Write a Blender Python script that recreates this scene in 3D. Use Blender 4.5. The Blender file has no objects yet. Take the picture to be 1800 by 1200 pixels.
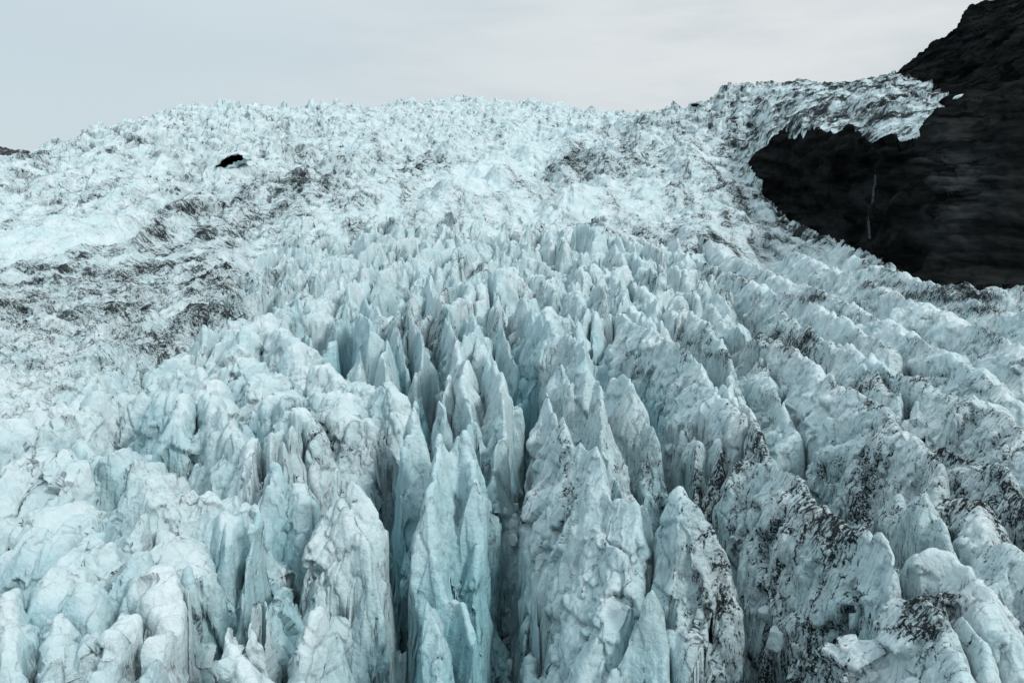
import bpy, math, random, time
import numpy as np
from concurrent.futures import ThreadPoolExecutor
T0 = time.time()
QUALITY = 1.0          # mesh density
F, HZ, CX = 1285.0, 327.0, 900.0     # focal length, horizon row and centre column of the 1800 x 1200 frame
rng = np.random.default_rng(7)
random.seed(7)
f32 = np.float32
POOL = ThreadPoolExecutor(4)
scene = bpy.context.scene
COL = scene.collection


# ------------------------------------------------------------------ noise
def par(fn, *arrs):
    """run fn on flat chunks of equally shaped arrays in threads"""
    shp = arrs[0].shape
    fl = [np.ascontiguousarray(a, dtype=f32).ravel() for a in arrs]
    n = fl[0].size
    out = np.empty(n, f32)
    step = 1 << 16

    def job(a):
        out[a:a + step] = fn(*[q[a:a + step] for q in fl])
    list(POOL.map(job, range(0, n, step)))
    return out.reshape(shp)


_g = rng.normal(size=(256, 3))
_g /= np.linalg.norm(_g, axis=1)[:, None]
G0, G1, G2 = [np.ascontiguousarray(_g[:, k] * 1.5).astype(f32) for k in range(3)]
A0, A1, A2, A3 = np.uint32(374761393), np.uint32(668265263), np.uint32(2147483647 - 1013904223), np.uint32(1274126177)


def _hash(ix, iy, iz):
    h = ix * A0 + iy * A1 + iz * A2
    h ^= h >> np.uint32(13)
    h *= A3
    h ^= h >> np.uint32(16)
    return h


def _n3(x, y, z):
    fx, fy, fz = np.floor(x), np.floor(y), np.floor(z)
    ix, iy, iz = [q.astype(np.int32).astype(np.uint32) for q in (fx, fy, fz)]
    x, y, z = x - fx, y - fy, z - fz
    u, v, w = [q * q * q * (q * (q * 6 - 15) + 10) for q in (x, y, z)]
    r = 0
    one = np.uint32(1)
    for dx in (0, 1):
        wx = u if dx else 1 - u
        for dy in (0, 1):
            wy = wx * (v if dy else 1 - v)
            for dz in (0, 1):
                k = _hash(ix + one if dx else ix, iy + one if dy else iy, iz + one if dz else iz) & np.uint32(255)
                r = r + wy * (w if dz else 1 - w) * (G0[k] * (x - dx) + G1[k] * (y - dy) + G2[k] * (z - dz))
    return r


def _n2(x, y):
    fx, fy = np.floor(x), np.floor(y)
    ix, iy = fx.astype(np.int32).astype(np.uint32), fy.astype(np.int32).astype(np.uint32)
    x, y = x - fx, y - fy
    u, v = [q * q * q * (q * (q * 6 - 15) + 10) for q in (x, y)]
    r = 0
    one = np.uint32(1)
    for dx in (0, 1):
        wx = u if dx else 1 - u
        for dy in (0, 1):
            k = _hash(ix + one if dx else ix, iy + one if dy else iy, np.uint32(77)) & np.uint32(255)
            r = r + wx * (v if dy else 1 - v) * (G0[k] * (x - dx) + G1[k] * (y - dy)) * 1.2
    return r


def n3(x, y, z):
    return par(_n3, x, y, z)


def n2(x, y):
    return par(_n2, x, y)


def _worley(x, y):
    """F1 cone field: returns the highest cone (random heights) around"""
    fx, fy = np.floor(x), np.floor(y)
    ix, iy = fx.astype(np.int32).astype(np.uint32), fy.astype(np.int32).astype(np.uint32)
    best = np.full(x.shape, -9, f32)
    for dx in (-1, 0, 1):
        for dy in (-1, 0, 1):
            h = _hash(ix + np.uint32(dx % (1 << 32)), iy + np.uint32(dy % (1 << 32)), np.uint32(5))
            px = fx + dx + (h & np.uint32(255)).astype(f32) / 255
            py = fy + dy + ((h >> np.uint32(8)) & np.uint32(255)).astype(f32) / 255
            hh = ((h >> np.uint32(16)) & np.uint32(255)).astype(f32) / 255
            d = np.sqrt((x - px) ** 2 + (y - py) ** 2)
            best = np.maximum(best, 0.35 + 0.65 * hh - d * 1.1)
    return best


def worley(x, y):
    return par(_worley, x, y)


def _facet(x, y, z):
    """broken-block field: every Voronoi cell is a tilted plane; returns tilt and the gap between cells"""
    fx, fy, fz = np.floor(x), np.floor(y), np.floor(z)
    ix, iy, iz = [q.astype(np.int32).astype(np.uint32) for q in (fx, fy, fz)]
    x, y, z = x - fx, y - fy, z - fz
    d1 = np.full(x.shape, 9, f32)
    d2 = d1.copy()
    val = np.zeros(x.shape, f32)
    s8, m8 = np.uint32(8), np.uint32(255)
    for a in (-1, 0, 1):
        for b in (-1, 0, 1):
            for c in (-1, 0, 1):
                h = _hash(ix + np.uint32(a % (1 << 32)), iy + np.uint32(b % (1 << 32)), iz + np.uint32(c % (1 << 32)))
                ox = x - (a + (h & m8) * f32(1 / 255))
                oy = y - (b + ((h >> s8) & m8) * f32(1 / 255))
                oz = z - (c + ((h >> np.uint32(16)) & m8) * f32(1 / 255))
                d = ox * ox + oy * oy + oz * oz
                k = h >> np.uint32(24)
                t = G0[k] * ox + G1[k] * oy + G2[k] * oz + G0[k] * .10
                m = d < d1
                d2 = np.where(m, d1, np.minimum(d2, d))
                val = np.where(m, t, val)
                d1 = np.where(m, d, d1)
    return val, np.sqrt(d2) - np.sqrt(d1)


def par2(fn, *arrs):
    shp = arrs[0].shape
    fl = [np.ascontiguousarray(a, dtype=f32).ravel() for a in arrs]
    n = fl[0].size
    o1, o2 = np.empty(n, f32), np.empty(n, f32)
    step = 1 << 16

    def job(a):
        o1[a:a + step], o2[a:a + step] = fn(*[q[a:a + step] for q in fl])
    list(POOL.map(job, range(0, n, step)))
    return o1.reshape(shp), o2.reshape(shp)


def blur(a, r0, r1):
    for ax, r in ((0, r0), (1, r1)):
        c = np.cumsum(np.pad(a, [(r + 1, r) if k == ax else (0, 0) for k in (0, 1)], mode='edge'), axis=ax, dtype=np.float64)
        n = a.shape[ax]
        a = ((np.take(c, np.arange(2 * r + 1, 2 * r + 1 + n), ax) - np.take(c, np.arange(0, n), ax)) / (2 * r + 1)).astype(f32)
    return a


def sstep(a, b, x):
    t = np.clip((x - a) / (b - a), 0, 1)
    return t * t * (3 - 2 * t)


def n1(s, seed):
    s = np.asarray(s, dtype=f32)
    return _n2(s, np.full(s.shape, seed * 7.37 + 0.5, f32)) * 1.6


# ------------------------------------------------------------------ envelope of the glacier, column by column
# px : list of (image row, distance) the surface passes through
TABLE = {
    -260: [(470, 300), (405, 335), (365, 430), (335, 600), (345, 900)],
    0:    [(447, 320), (395, 345), (345, 460), (299, 620), (315, 900)],
    100:  [(442, 330), (376, 355), (315, 510), (264, 680), (300, 1000)],
    200:  [(430, 352), (368, 385), (285, 560), (230, 760), (270, 1100)],
    330:  [(378, 465), (345, 500), (265, 680), (199, 900), (260, 1300)],
    420:  [(366, 490), (330, 540), (258, 720), (192, 980), (250, 1400)],
    600:  [(366, 470), (335, 560), (258, 850), (193, 1250), (250, 1700)],
    800:  [(376, 450), (335, 600), (253, 950), (179, 1500), (240, 2000)],
    950:  [(386, 430), (335, 620), (260, 1000), (183, 1550), (240, 2000)],
    1080: [(396, 410), (335, 620), (260, 950), (203, 1450), (240, 1900)],
    1130: [(400, 400), (340, 600), (255, 850), (208, 1150), (250, 1600)],
    1250: [(400, 400), (345, 590), (245, 780), (178, 1000), (230, 1400)],
    1310: [(360, 560), (300, 680), (230, 790), (160, 950), (215, 1300)],
    1360: [(352, 600), (245, 650), (200, 760), (145, 900), (200, 1250)],
    1420: [(380, 500), (238, 545), (195, 670), (147, 830), (200, 1200)],
    1480: [(410, 420), (238, 465), (195, 600), (152, 780), (200, 1150)],
    1530: [(430, 365), (245, 415), (190, 540), (143, 740), (170, 950)],
    1580: [(456, 300), (242, 362), (185, 500), (141, 700), (128, 860)],
    1650: [(482, 262), (222, 345), (185, 450), (162, 590), (75, 850)],
    1685: [(492, 250), (214, 342), (180, 440), (160, 560), (51, 840)],
    1705: [(497, 245), (210, 340), (175, 430), (150, 540), (17, 838)],
    1760: [(495, 240), (215, 310), (165, 400), (110, 510), (4, 830)],
    1800: [(490, 240), (220, 300), (150, 390), (80, 500), (-14, 820)],
    2060: [(505, 215), (200, 290), (60, 380), (-80, 500), (-220, 780)],
}


def pchip_slopes(x, y):
    h = np.diff(x)
    d = np.diff(y, axis=0) / h.reshape(-1, *([1] * (y.ndim - 1)))
    m = np.zeros_like(y)
    m[0], m[-1] = d[0], d[-1]
    for k in range(1, len(x) - 1):
        w1, w2 = 2 * h[k] + h[k - 1], h[k] + 2 * h[k - 1]
        ok = d[k - 1] * d[k] > 0
        with np.errstate(all='ignore'):
            v = (w1 + w2) / (w1 / d[k - 1] + w2 / d[k])
        m[k] = np.where(ok, v, 0)
    return m


def pchip(x, y, q):
    x, y = np.asarray(x, float), np.asarray(y, float)
    m = pchip_slopes(x, y)
    q = np.asarray(q, float)
    k = np.clip(np.searchsorted(x, q) - 1, 0, len(x) - 2)
    h = x[k + 1] - x[k]
    t = (q - x[k]) / h
    if y.ndim == 2:
        t, h = t[:, None], h[:, None]
    t2, t3 = t * t, t * t * t
    return (2 * t3 - 3 * t2 + 1) * y[k] + (t3 - 2 * t2 + t) * h * m[k] + (3 * t2 - 2 * t3) * y[k + 1] + (t3 - t2) * h * m[k + 1]


pxs = sorted(TABLE)
node_py = np.array([[p for p, d in TABLE[k]] for k in pxs], float)
node_ld = np.log(np.array([[d for p, d in TABLE[k]] for k in pxs], float))


def envelope(u, D):
    """z on the grid u (columns) x D (rows)"""
    px = u * F + CX
    P = pchip(pxs, node_py, px)
    L = pchip(pxs, node_ld, px)
    lD = np.log(D)
    out = np.empty((len(D), len(u)), f32)
    near = [(24., -31.), (70., -30.5), (150., -30.)]
    for j in range(len(u)):
        ld = np.concatenate([[math.log(a) for a, b in near], L[j], [math.log(2900)]])
        v = np.concatenate([[b / a for a, b in near], (HZ - P[j]) / F, [-0.01]])
        for k in range(1, len(ld)):
            ld[k] = max(ld[k], ld[k - 1] + 0.02)
        out[:, j] = pchip(ld, v, lD) * D
    return out


# ------------------------------------------------------------------ grid
q = QUALITY
def logspace(a, b, s):
    return np.exp(np.arange(math.log(a), math.log(b), s / q))
Drow = np.concatenate([logspace(27, 135, 0.0009), logspace(135, 450, 0.0013), logspace(450, 2700, 0.0019)])
NU = int(1560 * q)
Ucol = np.linspace(-0.84, 0.84, NU)
ND = len(Drow)
print('grid', ND, NU, ND * NU / 1e6)
E = envelope(Ucol, Drow)
U, D = np.meshgrid(Ucol.astype(f32), Drow.astype(f32))
X, Y = U * D, D
PX = U * F + CX
PY = HZ - E / D * F
print('envelope', time.time() - T0)


def inpoly(px, py, poly):
    c = np.zeros(px.shape, bool)
    n = len(poly)
    for i in range(n):
        x1, y1 = poly[i]
        x2, y2 = poly[(i + 1) % n]
        if y1 == y2:
            continue
        c ^= ((y1 > py) != (y2 > py)) & (px < (x2 - x1) * (py - y1) / (y2 - y1) + x1)
    return c


ROCK = [(1315, 287), (1340, 268), (1362, 245), (1372, 232), (1380, 232), (1386, 246), (1425, 244), (1450, 240), (1465, 233), (1492, 222), (1520, 249),
        (1548, 252), (1572, 245), (1610, 238), (1632, 222), (1648, 197), (1668, 180), (1662, 168), (1650, 157), (1612, 146), (1592, 139), (1572, 134),
        (1550, 90), (1600, -400), (3000, -400), (3000, 520), (2060, 505), (1800, 489), (1745, 493), (1700, 495), (1660, 491), (1620, 487), (1588, 472), (1562, 452),
        (1512, 431), (1478, 414), (1438, 401), (1398, 381), (1370, 364), (1365, 350), (1342, 330), (1322, 306)]
sel = (PX > 1250) & (Y > 150)
wx = n2(X / 24, Y / 24) * 9 + n2(X / 10, Y / 10) * 4
wy = n2(X / 24 + 40, Y / 24) * 9 + n2(X / 10 + 9, Y / 10) * 4
rock = np.zeros(X.shape, bool)
rock[sel] = inpoly(PX[sel] + wx[sel] * 0.6, np.where(PY[sel] > 335, PY[sel] - 6 - .5 * np.abs(wy[sel]), PY[sel] + .7 * wy[sel]), ROCK)
CAVE = [(384, 303), (390, 290), (400, 280), (413, 275), (424, 278), (426, 285), (414, 290), (400, 297)]

# ------------------------------------------------------------------ relief zones
left = sstep(620, 330, PX)                       # left foreground: low lumps
right = sstep(1250, 1450, PX) * sstep(640, 520, PY) * sstep(130, 200, Y)
band = sstep(700 - 0.42 * 40, 640, PY + np.maximum(PX - 0, 0) * 0.28) * sstep(520, 380, PX) * sstep(100, 150, Y) * sstep(-12, 14, PY - np.interp(PX, [-300, 0, 330, 450, 600], [455, 446, 372, 362, 362]))   # dirty band on the left
R = 36 - 23 * left
R = R * (1 - right) + 10 * right
R = R * (1 - band) + 4 * band
R = R * (1 - sstep(140, 330, Y)) + np.minimum(R, 11) * sstep(140, 330, Y)
midw = 1 - sstep(330, 480, Y)
R = R * midw + 2 * (1 - midw)
lod = D * 0.0016                                 # about one pixel
warpx = n2(X / 8.5, Y / 8.5 + 17) * 1.3 + n2(X / 3.1, Y / 3.1 + 3) * 0.5 + n2(X / 1.2, Y / 1.2) * 0.16
warpy = n2(X / 8.5 + 31, Y / 8.5) * 1.6 + n2(X / 3.1 + 5, Y / 3.1) * 0.6 + n2(X / 1.2 + 8, Y / 1.2) * 0.18
Xw, Yw = X + warpx, Y + warpy
# floor of the crevasse field
H = E - R + 1.8 * n2(X / 7, Y / 11) + 0.9 * np.abs(n2(X / 2.3, Y / 2.3))
lab = np.full(X.shape, -1, np.int32)
H2 = np.full(X.shape, -999, f32)         # next best serac at each point: where the two meet a crevasse opens
DC = np.full(X.shape, 3, f32)          # distance to the crest that made each point


def at(px, py, dz=0.0):
    z = -30.0 + dz
    d = F * (-z) / (py - HZ)
    return ((px - CX) / F * d, d, z)


def px_sharp(P):
    return P[:, 0].mean() / P[:, 1].mean() > -.30


def ridge(pts, lid, sl=3.0, sr=3.0, w=0.0, r=0.5, tooth=1.0, reach=17.0, seed=0, se=None, bw=6.0, vs=1.8):
    """raise the surface to a crest through pts with flanks falling sl (left) and sr (right) metres per metre"""
    P = np.array(pts, float)
    r, w = (r * .5, w * .45) if px_sharp(P) else (r * .5, w * .4)
    x0, x1 = P[:, 0].min() - reach, P[:, 0].max() + reach
    y0, y1 = P[:, 1].min() - reach, P[:, 1].max() + reach
    i0, i1 = np.searchsorted(Drow, [max(y0, 1), y1])
    us = [x / y for x in (x0, x1) for y in (max(y0, 15), y1)]
    j0, j1 = np.searchsorted(Ucol, [min(us), max(us)])
    if i1 - i0 < 2 or j1 - j0 < 2:
        return
    S = (slice(i0, i1), slice(j0, j1))
    gx, gy = Xw[S], Yw[S]
    best = np.full(gx.shape, 1e9, f32)
    zc = np.zeros(gx.shape, f32)
    arc = np.zeros(gx.shape, f32)
    side = np.zeros(gx.shape, f32)
    cap = np.zeros(gx.shape, f32)
    a = 0.0
    for k in range(len(P) - 1):
        ax, ay, az = P[k]
        bx, by, bz = P[k + 1]
        dx, dy = bx - ax, by - ay
        L = math.hypot(dx, dy) + 1e-6
        t = np.clip(((gx - ax) * dx + (gy - ay) * dy) / (L * L), 0, 1)
        ex, ey = gx - ax - t * dx, gy - ay - t * dy
        d = np.sqrt(ex * ex + ey * ey)
        m = d < best
        best = np.where(m, d, best)
        zc = np.where(m, az + t * (bz - az), zc)
        arc = np.where(m, a + t * L, arc)
        side = np.where(m, ex, side)
        if k == 0 and se:
            cap = np.where(m, sstep(0, 1, -((gx - ax) * dx + (gy - ay) * dy) / L / (d + .3)), cap)
        else:
            cap = np.where(m, 0, cap)
        a += L
    tt = tooth * (2.2 * (0.3 - np.abs(n1(arc / 7.2, seed))) + 1.2 * (0.3 - np.abs(n1(arc / 2.4, seed + 1))) + 0.25 * n1(arc / 0.9, seed + 2))
    sm = 0.5 + 0.5 * np.tanh(side / 0.8)
    slope = (sl * (1 - sm) + sr * sm) * (1 + 0.3 * n1(arc / 4.1, seed + 3))
    if se:
        slope = slope * (1 - cap) + np.maximum(se, slope) * cap
    dd = np.maximum(best - w, 0)
    drop = slope * (np.sqrt(dd * dd + r * r) - r) + vs * np.maximum(best - bw * (1 + .35 * n1(arc / 3.3, seed + 5)), 0) + 0.12 * np.minimum(best, w)
    # flanks alternate between steeper walls and small benches
    wob = 1.3 * n1(drop / 6.0 + arc / 9, seed + 4) * np.minimum(dd / 2, 1)
    h = (zc + tt * np.exp(-dd / 3.5) - drop + wob).astype(f32)
    Hs, ls = H[S], lab[S]
    m = h > Hs
    other = ls != lid
    H2s = H2[S]
    H2s[m & other] = Hs[m & other]
    o = ~m & other
    H2s[o] = np.maximum(H2s[o], h[o])
    Hs[m] = h[m]
    ls[m] = lid
    DC[S][m] = best[m]


CRESTS = []
THINGS = []      # (name, label, category, group)


def thing(label, group=None, name='ice_serac', cat='serac'):
    THINGS.append((name, label, cat, group))
    return len(THINGS) - 1


def serac(label, crests, name='ice_serac', cat='serac', group='large seracs of the near icefield', **kw):
    lid = thing(label, group, name, cat)
    for c in crests:
        dz, opt = 0.0, dict(kw)
        if isinstance(c, tuple):
            c, o = c
            opt.update(o)
        dz = opt.pop('dz', 0.0)
        pts = [at(p[0], p[1], dz + (p[2] if len(p) > 2 else 0)) for p in c]
        CRESTS.append(np.array(pts))
        ridge(pts, lid, seed=lid * 11 + len(pts), **opt)
    return lid


# ---- the near seracs, each traced once and stood at its own distance
serac('broad white serac with a notched double tip and a small black spot below it', [
    [(606, 826, 1), (618, 850, 0), (635, 930, -3), (640, 1020, -7), (620, 1110, -11), (605, 1260, -17)],
    ([(606, 826, 1), (585, 900, -3), (565, 990, -8), (540, 1100, -14)], {'w': .3}),
    ([(633, 838, .4), (668, 905, -3), (690, 930, -5)], {'w': .3, 'sr': 4.5}),
    ([(700, 936, -5), (720, 946, -5), (726, 1010, -8), (730, 1100, -12)], {'w': .5, 'tooth': .5, 'sr': 6})], sl=2.5, sr=2.8, w=.4, r=.4, tooth=.9, se=4, bw=7)
serac('low rounded white mass leaning on the foot of the broad white serac, streaked black', [
    [(548, 1066, -5), (530, 1125, -8), (515, 1260, -14)], [(548, 1066, -5), (580, 1120, -7.5), (610, 1230, -12)]], sl=2.0, sr=2.4, w=.6, r=.9, tooth=.5, se=4)
serac('thin tapering pale blue fin on the left side of the broad white serac', [
    [(467, 893, 0), (470, 985, -3), (470, 1060, -5), (450, 1150, -8), (440, 1260, -12)], ([(485, 1018, -5), (492, 1090, -9)], {'w': .5})], sl=4, sr=3.4, w=.3, se=5)
serac('cracked slab of grey white ice standing behind the thin tapering fin', [
    [(512, 735, 0), (490, 800, -1), (478, 850, -2.5), (476, 885, -5)], [(520, 850, -3), (530, 920, -6), (545, 990, -11)]], sl=2.6, sr=3.4, w=.8)
serac('slender pinnacle with a blunt white knob on top', [
    [(715, 703, 2), (719, 745, .5), (712, 800, -2), (700, 860, -6)], [(719, 745, .5), (742, 800, -3), (752, 830, -6)]], sl=4, sr=3.6, w=.3, r=.4, tooth=.5, se=5)
serac('wide fin with a flat toothed top and a pale blue left wall', [
    [(776, 779, 1.5), (800, 779, 1.2), (822, 768, 1.5)], [(776, 779, 1.5), (762, 860, -.5), (772, 960, -5), (792, 1050, -9), (840, 1140, -11), (875, 1240, -14)],
    [(824, 770, 1.5), (838, 860, -1.5), (846, 960, -7)]], sl=4.6, sr=3.4, w=.4, r=.4, se=5)
serac('spiky front fin rising to a single sharp point above a black gash', [
    [(757, 1042, -4), (775, 1095, -6), (800, 1150, -9), (825, 1260, -14)]], sl=4.4, sr=2.8, r=.2, tooth=.8, se=5)
serac('small upright splinter of white ice beside the spiky front fin', [[(737, 1090, -8), (741, 1150, -10), (750, 1240, -15)]], sl=6, sr=6, r=.15, tooth=.4, se=6)
serac('tall dominant fin with a square shoulder on its left and many vertical grooves', [
    [(832, 556, 4), (838, 578, 4), (860, 620, 3), (885, 690, 1), (905, 760, -1.5), (915, 820, -5)],
    [(803, 597, 3.5), (815, 650, 2), (835, 720, -1), (850, 800, -6)], [(803, 597, 3.5), (838, 585, 3.8)]], sl=4.6, sr=3.6, w=.4, r=.5, se=5)
serac('small rounded finger of ice in front of the tall dominant fin', [[(783, 660, 1), (777, 715, -1), (765, 762, -4)]], sl=5, sr=5, w=.5, r=.5, tooth=.4, se=5)
serac('short ragged block with dark cracks at the foot of the tall dominant fin', [[(812, 744, -2), (832, 742, -1.8), (836, 765, -4)], [(770, 760, -4), (760, 790, -7)]], sl=4, sr=4, w=.4)
serac('narrow blade with a deep blue left wall, the pointed one of the slabs', [
    [(716, 532, 2), (735, 580, 1), (748, 640, -.5), (758, 690, -4)]], sl=7, sr=3.2, r=.2, se=6)
serac('thin sickle shaped blade leaning left of the pointed slab', [[(690, 553, 1), (702, 595, 0), (712, 640, -4)]], sl=6, sr=6, r=.2, se=6)
serac('rounded tongue shaped slab standing upright before the blue slot', [[(676, 600, .5), (688, 640, -1.5), (696, 665, -5)]], sl=6, sr=4.5, w=.5, r=.4, tooth=.3, se=6)
serac('squat triangular slab left of the tongue shaped slab', [[(628, 618, -1), (640, 640, -2.5), (648, 660, -5)]], sl=2.5, sr=3.4, r=.4)
serac('stepped white crest with blue clefts at the back of the slabs', [
    [(598, 536, 2), (625, 545, 1.5), (655, 575, .5), (680, 600, -3)], [(640, 530, 1), (680, 555, -1)]], sl=3.5, sr=3.2)
serac('steep crest dusted grey along its right shoulder behind the blades', [[(762, 508, 2), (785, 540, 1.5), (800, 590, -.5), (812, 640, -6)]], sl=4, sr=3.4, se=5)
serac('pale pointed crest beside the blue chasm behind the dominant fin', [[(868, 512, 2), (875, 540, 1), (890, 590, -2), (900, 640, -6)]], sl=3.6, sr=4)
serac('long central ridge with a scalloped crest and blue hollows below it', [
    [(912, 524, 3), (930, 536, 3), (955, 562, 2.6), (985, 580, 2.2), (1012, 600, 1.8), (1040, 640, .5), (1062, 680, -3)],
    [(985, 638, -.5), (1008, 668, -2), (1022, 690, -5)]], sl=2.7, sr=3.8, r=.4, se=5)
serac('huge wedge shaped serac with black vertical streaks down its broad face', [
    [(966, 700, 2.5), (985, 735, 2.2), (1010, 776, 1.6), (1038, 790, 1.4), (1062, 822, 1.0), (1085, 865, .3), (1120, 892, -.6), (1142, 905, -1.6)],
    ([(1118, 895, -1.5), (1128, 930, -4), (1140, 985, -8)], {'w': .3}),
    ([(966, 700, 2.5), (962, 800, -4), (965, 900, -10)], {'tooth': .3})], sl=2.1, sr=4.2, r=.3, se=6, bw=8)
serac('dark streaked low fin at the foot of the huge wedge shaped serac', [
    [(945, 1010, -10), (965, 1060, -11), (990, 1110, -13), (1040, 1200, -16)], [(1000, 1040, -13), (1050, 1130, -16)]], sl=4, sr=4, r=.3, se=5)
serac('crest of smooth ice behind the huge wedge shaped serac, falling towards it', [[(1046, 672, 1.5), (1055, 720, .5), (1064, 775, -1.5), (1090, 840, -5)]], sl=3.2, sr=4, r=.5, se=5)
serac('hooked crest with a curled tip and dirty brown grey flank', [
    [(1078, 668, 0), (1110, 656, 2), (1122, 692, 0), (1146, 730, -2), (1160, 765, -5)]], sl=2.8, sr=3.6, r=.3, se=5)
serac('white capped pinnacle with a rounded tip and black crack down its right side', [
    [(1195, 869, 1.5), (1215, 890, 1.2), (1248, 930, -.4), (1275, 980, -2.5), (1290, 1020, -4), (1305, 1090, -7), (1315, 1180, -11)],
    [(1195, 869, 1.5), (1182, 930, -2.5), (1180, 990, -6), (1190, 1060, -11)]], sl=2.6, sr=4.4, w=.3, r=.6, tooth=.6, se=4.5, bw=7)
serac('lone triangular tooth with a thin dirt line across it', [
    [(1129, 1041, -5), (1160, 1070, -7), (1182, 1115, -10), (1215, 1190, -14)], [(1129, 1041, -5), (1115, 1100, -10), (1110, 1180, -15)]], sl=3.2, sr=3.8, r=.3, tooth=.6, se=5)
serac('long ridge with soot black patches along its crest above a streaked wall', [
    [(1068, 551, 0), (1100, 565, 0), (1140, 578, 0), (1171, 587, 0), (1205, 612, .5), (1222, 624, .5), (1232, 672, -1), (1258, 692, -.5), (1284, 722, -.5), (1310, 750, -2)]],
    name='ice_ridge', cat='ice ridge', sl=1.9, sr=3.4, r=.6, tooth=.6, bw=11)
serac('flat topped corner block with a fluted wall at the end of the soot patched ridge', [
    [(1215, 548, 0), (1245, 570, .5), (1272, 618, 1), (1278, 650, .5), (1284, 692, 0), (1307, 712, -.5), (1328, 745, -.5), (1346, 775, -1), (1364, 806, -3)]],
    name='ice_ridge', cat='ice ridge', sl=2.8, sr=3.6, w=.5, r=.6, tooth=.6, bw=11)
serac('jumbled hollow of broken dirty ice under a scooped rim', [
    [(1236, 728, -3), (1222, 765, -4), (1208, 815, -6)], [(1250, 770, -4), (1262, 810, -5)], [(1180, 740, -6), (1195, 770, -8)]], sl=2.8, sr=3.2, r=.4)
serac('very long ridge with a blackened brow and a pale streaked left wall', [
    [(1308, 806, -.5), (1350, 802, .3), (1400, 828, .3), (1440, 873, .3), (1487, 908, .3), (1520, 933, .3), (1562, 957, .3), (1588, 998, 0), (1594, 1030, -3)]],
    name='ice_ridge', cat='ice ridge', sl=1.7, sr=3.4, r=.7, tooth=.6, bw=11)
serac('front ridge smeared with a large black patch on top', [
    [(1572, 1016, .5), (1605, 1040, .6), (1632, 1072, .5), (1655, 1120, 0), (1690, 1230, -1)]], name='ice_ridge', cat='ice ridge', sl=1.5, sr=3.0, r=.9, w=.3, tooth=.6, bw=11)
serac('knobbly black crusted crest right of the front ridge with the large black patch', [
    [(1628, 1040, -1), (1672, 1050, -.6), (1700, 1095, -.8), (1745, 1200, -2)]], name='ice_ridge', cat='ice ridge', sl=2.6, sr=3.2, r=.6, tooth=.6, bw=11)
serac('massive ridge ending in a smooth rounded overhanging nose', [
    [(1340, 586, 0), (1372, 600, 0), (1411, 628, 0), (1475, 672, .3), (1533, 703, .3), (1577, 747, .3), (1618, 779, .4), (1634, 822, -.5), (1636, 850, -3)]],
    name='ice_ridge', cat='ice ridge', sl=1.6, sr=3.2, r=.8, w=.3, tooth=.6, bw=11)
serac('low dirty rib between the soot patched ridge and the massive rounded ridge', [
    [(1290, 560, -2), (1330, 620, -3), (1360, 680, -4), (1400, 760, -6)]], name='ice_ridge', cat='ice ridge', sl=1.6, sr=2.2, r=.6, tooth=.6, bw=11)
serac('pyramid of smooth ice with a dark horizontal seam near its foot', [
    [(1600, 880, -2), (1622, 876, 0), (1656, 888, 0), (1680, 925, -.6), (1704, 956, -2)]], sl=1.9, sr=3.0, r=.7)
serac('domed ridge below the seamed pyramid', [
    [(1610, 985, -1), (1655, 970, 0), (1700, 985, 0), (1735, 1045, -.6), (1748, 1110, -2)], [(1735, 1070, -1), (1785, 1112, -1), (1830, 1180, -2)]],
    name='ice_ridge', cat='ice ridge', sl=2.0, sr=3.0, r=1.0, w=.4, tooth=.6, bw=11)
serac('lumpy ridge with bead like knobs descending past the seamed pyramid', [
    [(1640, 845, 0), (1690, 860, 0), (1722, 897, 0), (1762, 942, 0), (1790, 957, 0), (1850, 1010, -1), (1960, 1150, -2)]], name='ice_ridge', cat='ice ridge', sl=2.0, sr=2.4, r=.9, tooth=.6, bw=11)
serac('broad dirty swell at the frame edge with soft dark cross cracks', [
    [(1650, 770, -1), (1720, 800, 0), (1790, 850, 0), (1900, 940, -1)]], name='ice_ridge', cat='ice ridge', sl=1.8, sr=2.4, r=1.0, tooth=.6, bw=11)
serac('pale swell with a saddle and a curved black hollow on its back', [
    [(1480, 600, -1), (1560, 640, -.5), (1625, 672, 0), (1700, 690, 0), (1760, 730, 0), (1850, 800, -1)]], name='ice_ridge', cat='ice ridge', sl=1.6, sr=2.0, r=1.2, tooth=.6, bw=11)
serac('dark flecked ridge sinking into the pale swells above the massive rounded ridge', [
    [(1370, 545, -1), (1440, 590, -.6), (1510, 632, -.6), (1575, 690, -2)]], name='ice_ridge', cat='ice ridge', sl=1.8, sr=2.2, r=.8, tooth=.6, bw=11)
serac('long dirty striped ridge with black dashes along its spine', [
    [(1190, 440, 0), (1250, 466, 0), (1305, 488, 0), (1365, 512, 0), (1430, 536, 0), (1500, 568, 0), (1560, 610, -1)]], name='ice_ridge', cat='ice ridge', sl=1.9, sr=1.7, r=.9, tooth=.6, bw=11)
serac('smooth clean white ridge right of the dirty striped ridge', [
    [(1230, 425, 0), (1330, 468, 0), (1400, 498, 0), (1500, 538, 0), (1590, 578, 0), (1680, 625, 0), (1790, 690, -1)]], name='ice_ridge', cat='ice ridge', sl=1.5, sr=1.6, r=1.3, tooth=.6, bw=11)
serac('gently waved white ridge, the second beyond the dirty striped one', [
    [(1390, 440, 0), (1500, 486, 0), (1600, 526, 0), (1700, 566, 0), (1830, 626, 0)]], name='ice_ridge', cat='ice ridge', sl=1.4, sr=1.5, r=1.3, tooth=.6, bw=11)
serac('outermost low white ridge beside the black moraine at the cliff foot', [
    [(1500, 452, -.5), (1600, 488, 0), (1700, 522, 0), (1830, 560, 0)]], name='ice_ridge', cat='ice ridge', sl=1.2, sr=1.3, r=1.3, tooth=.6, bw=11)
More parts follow.
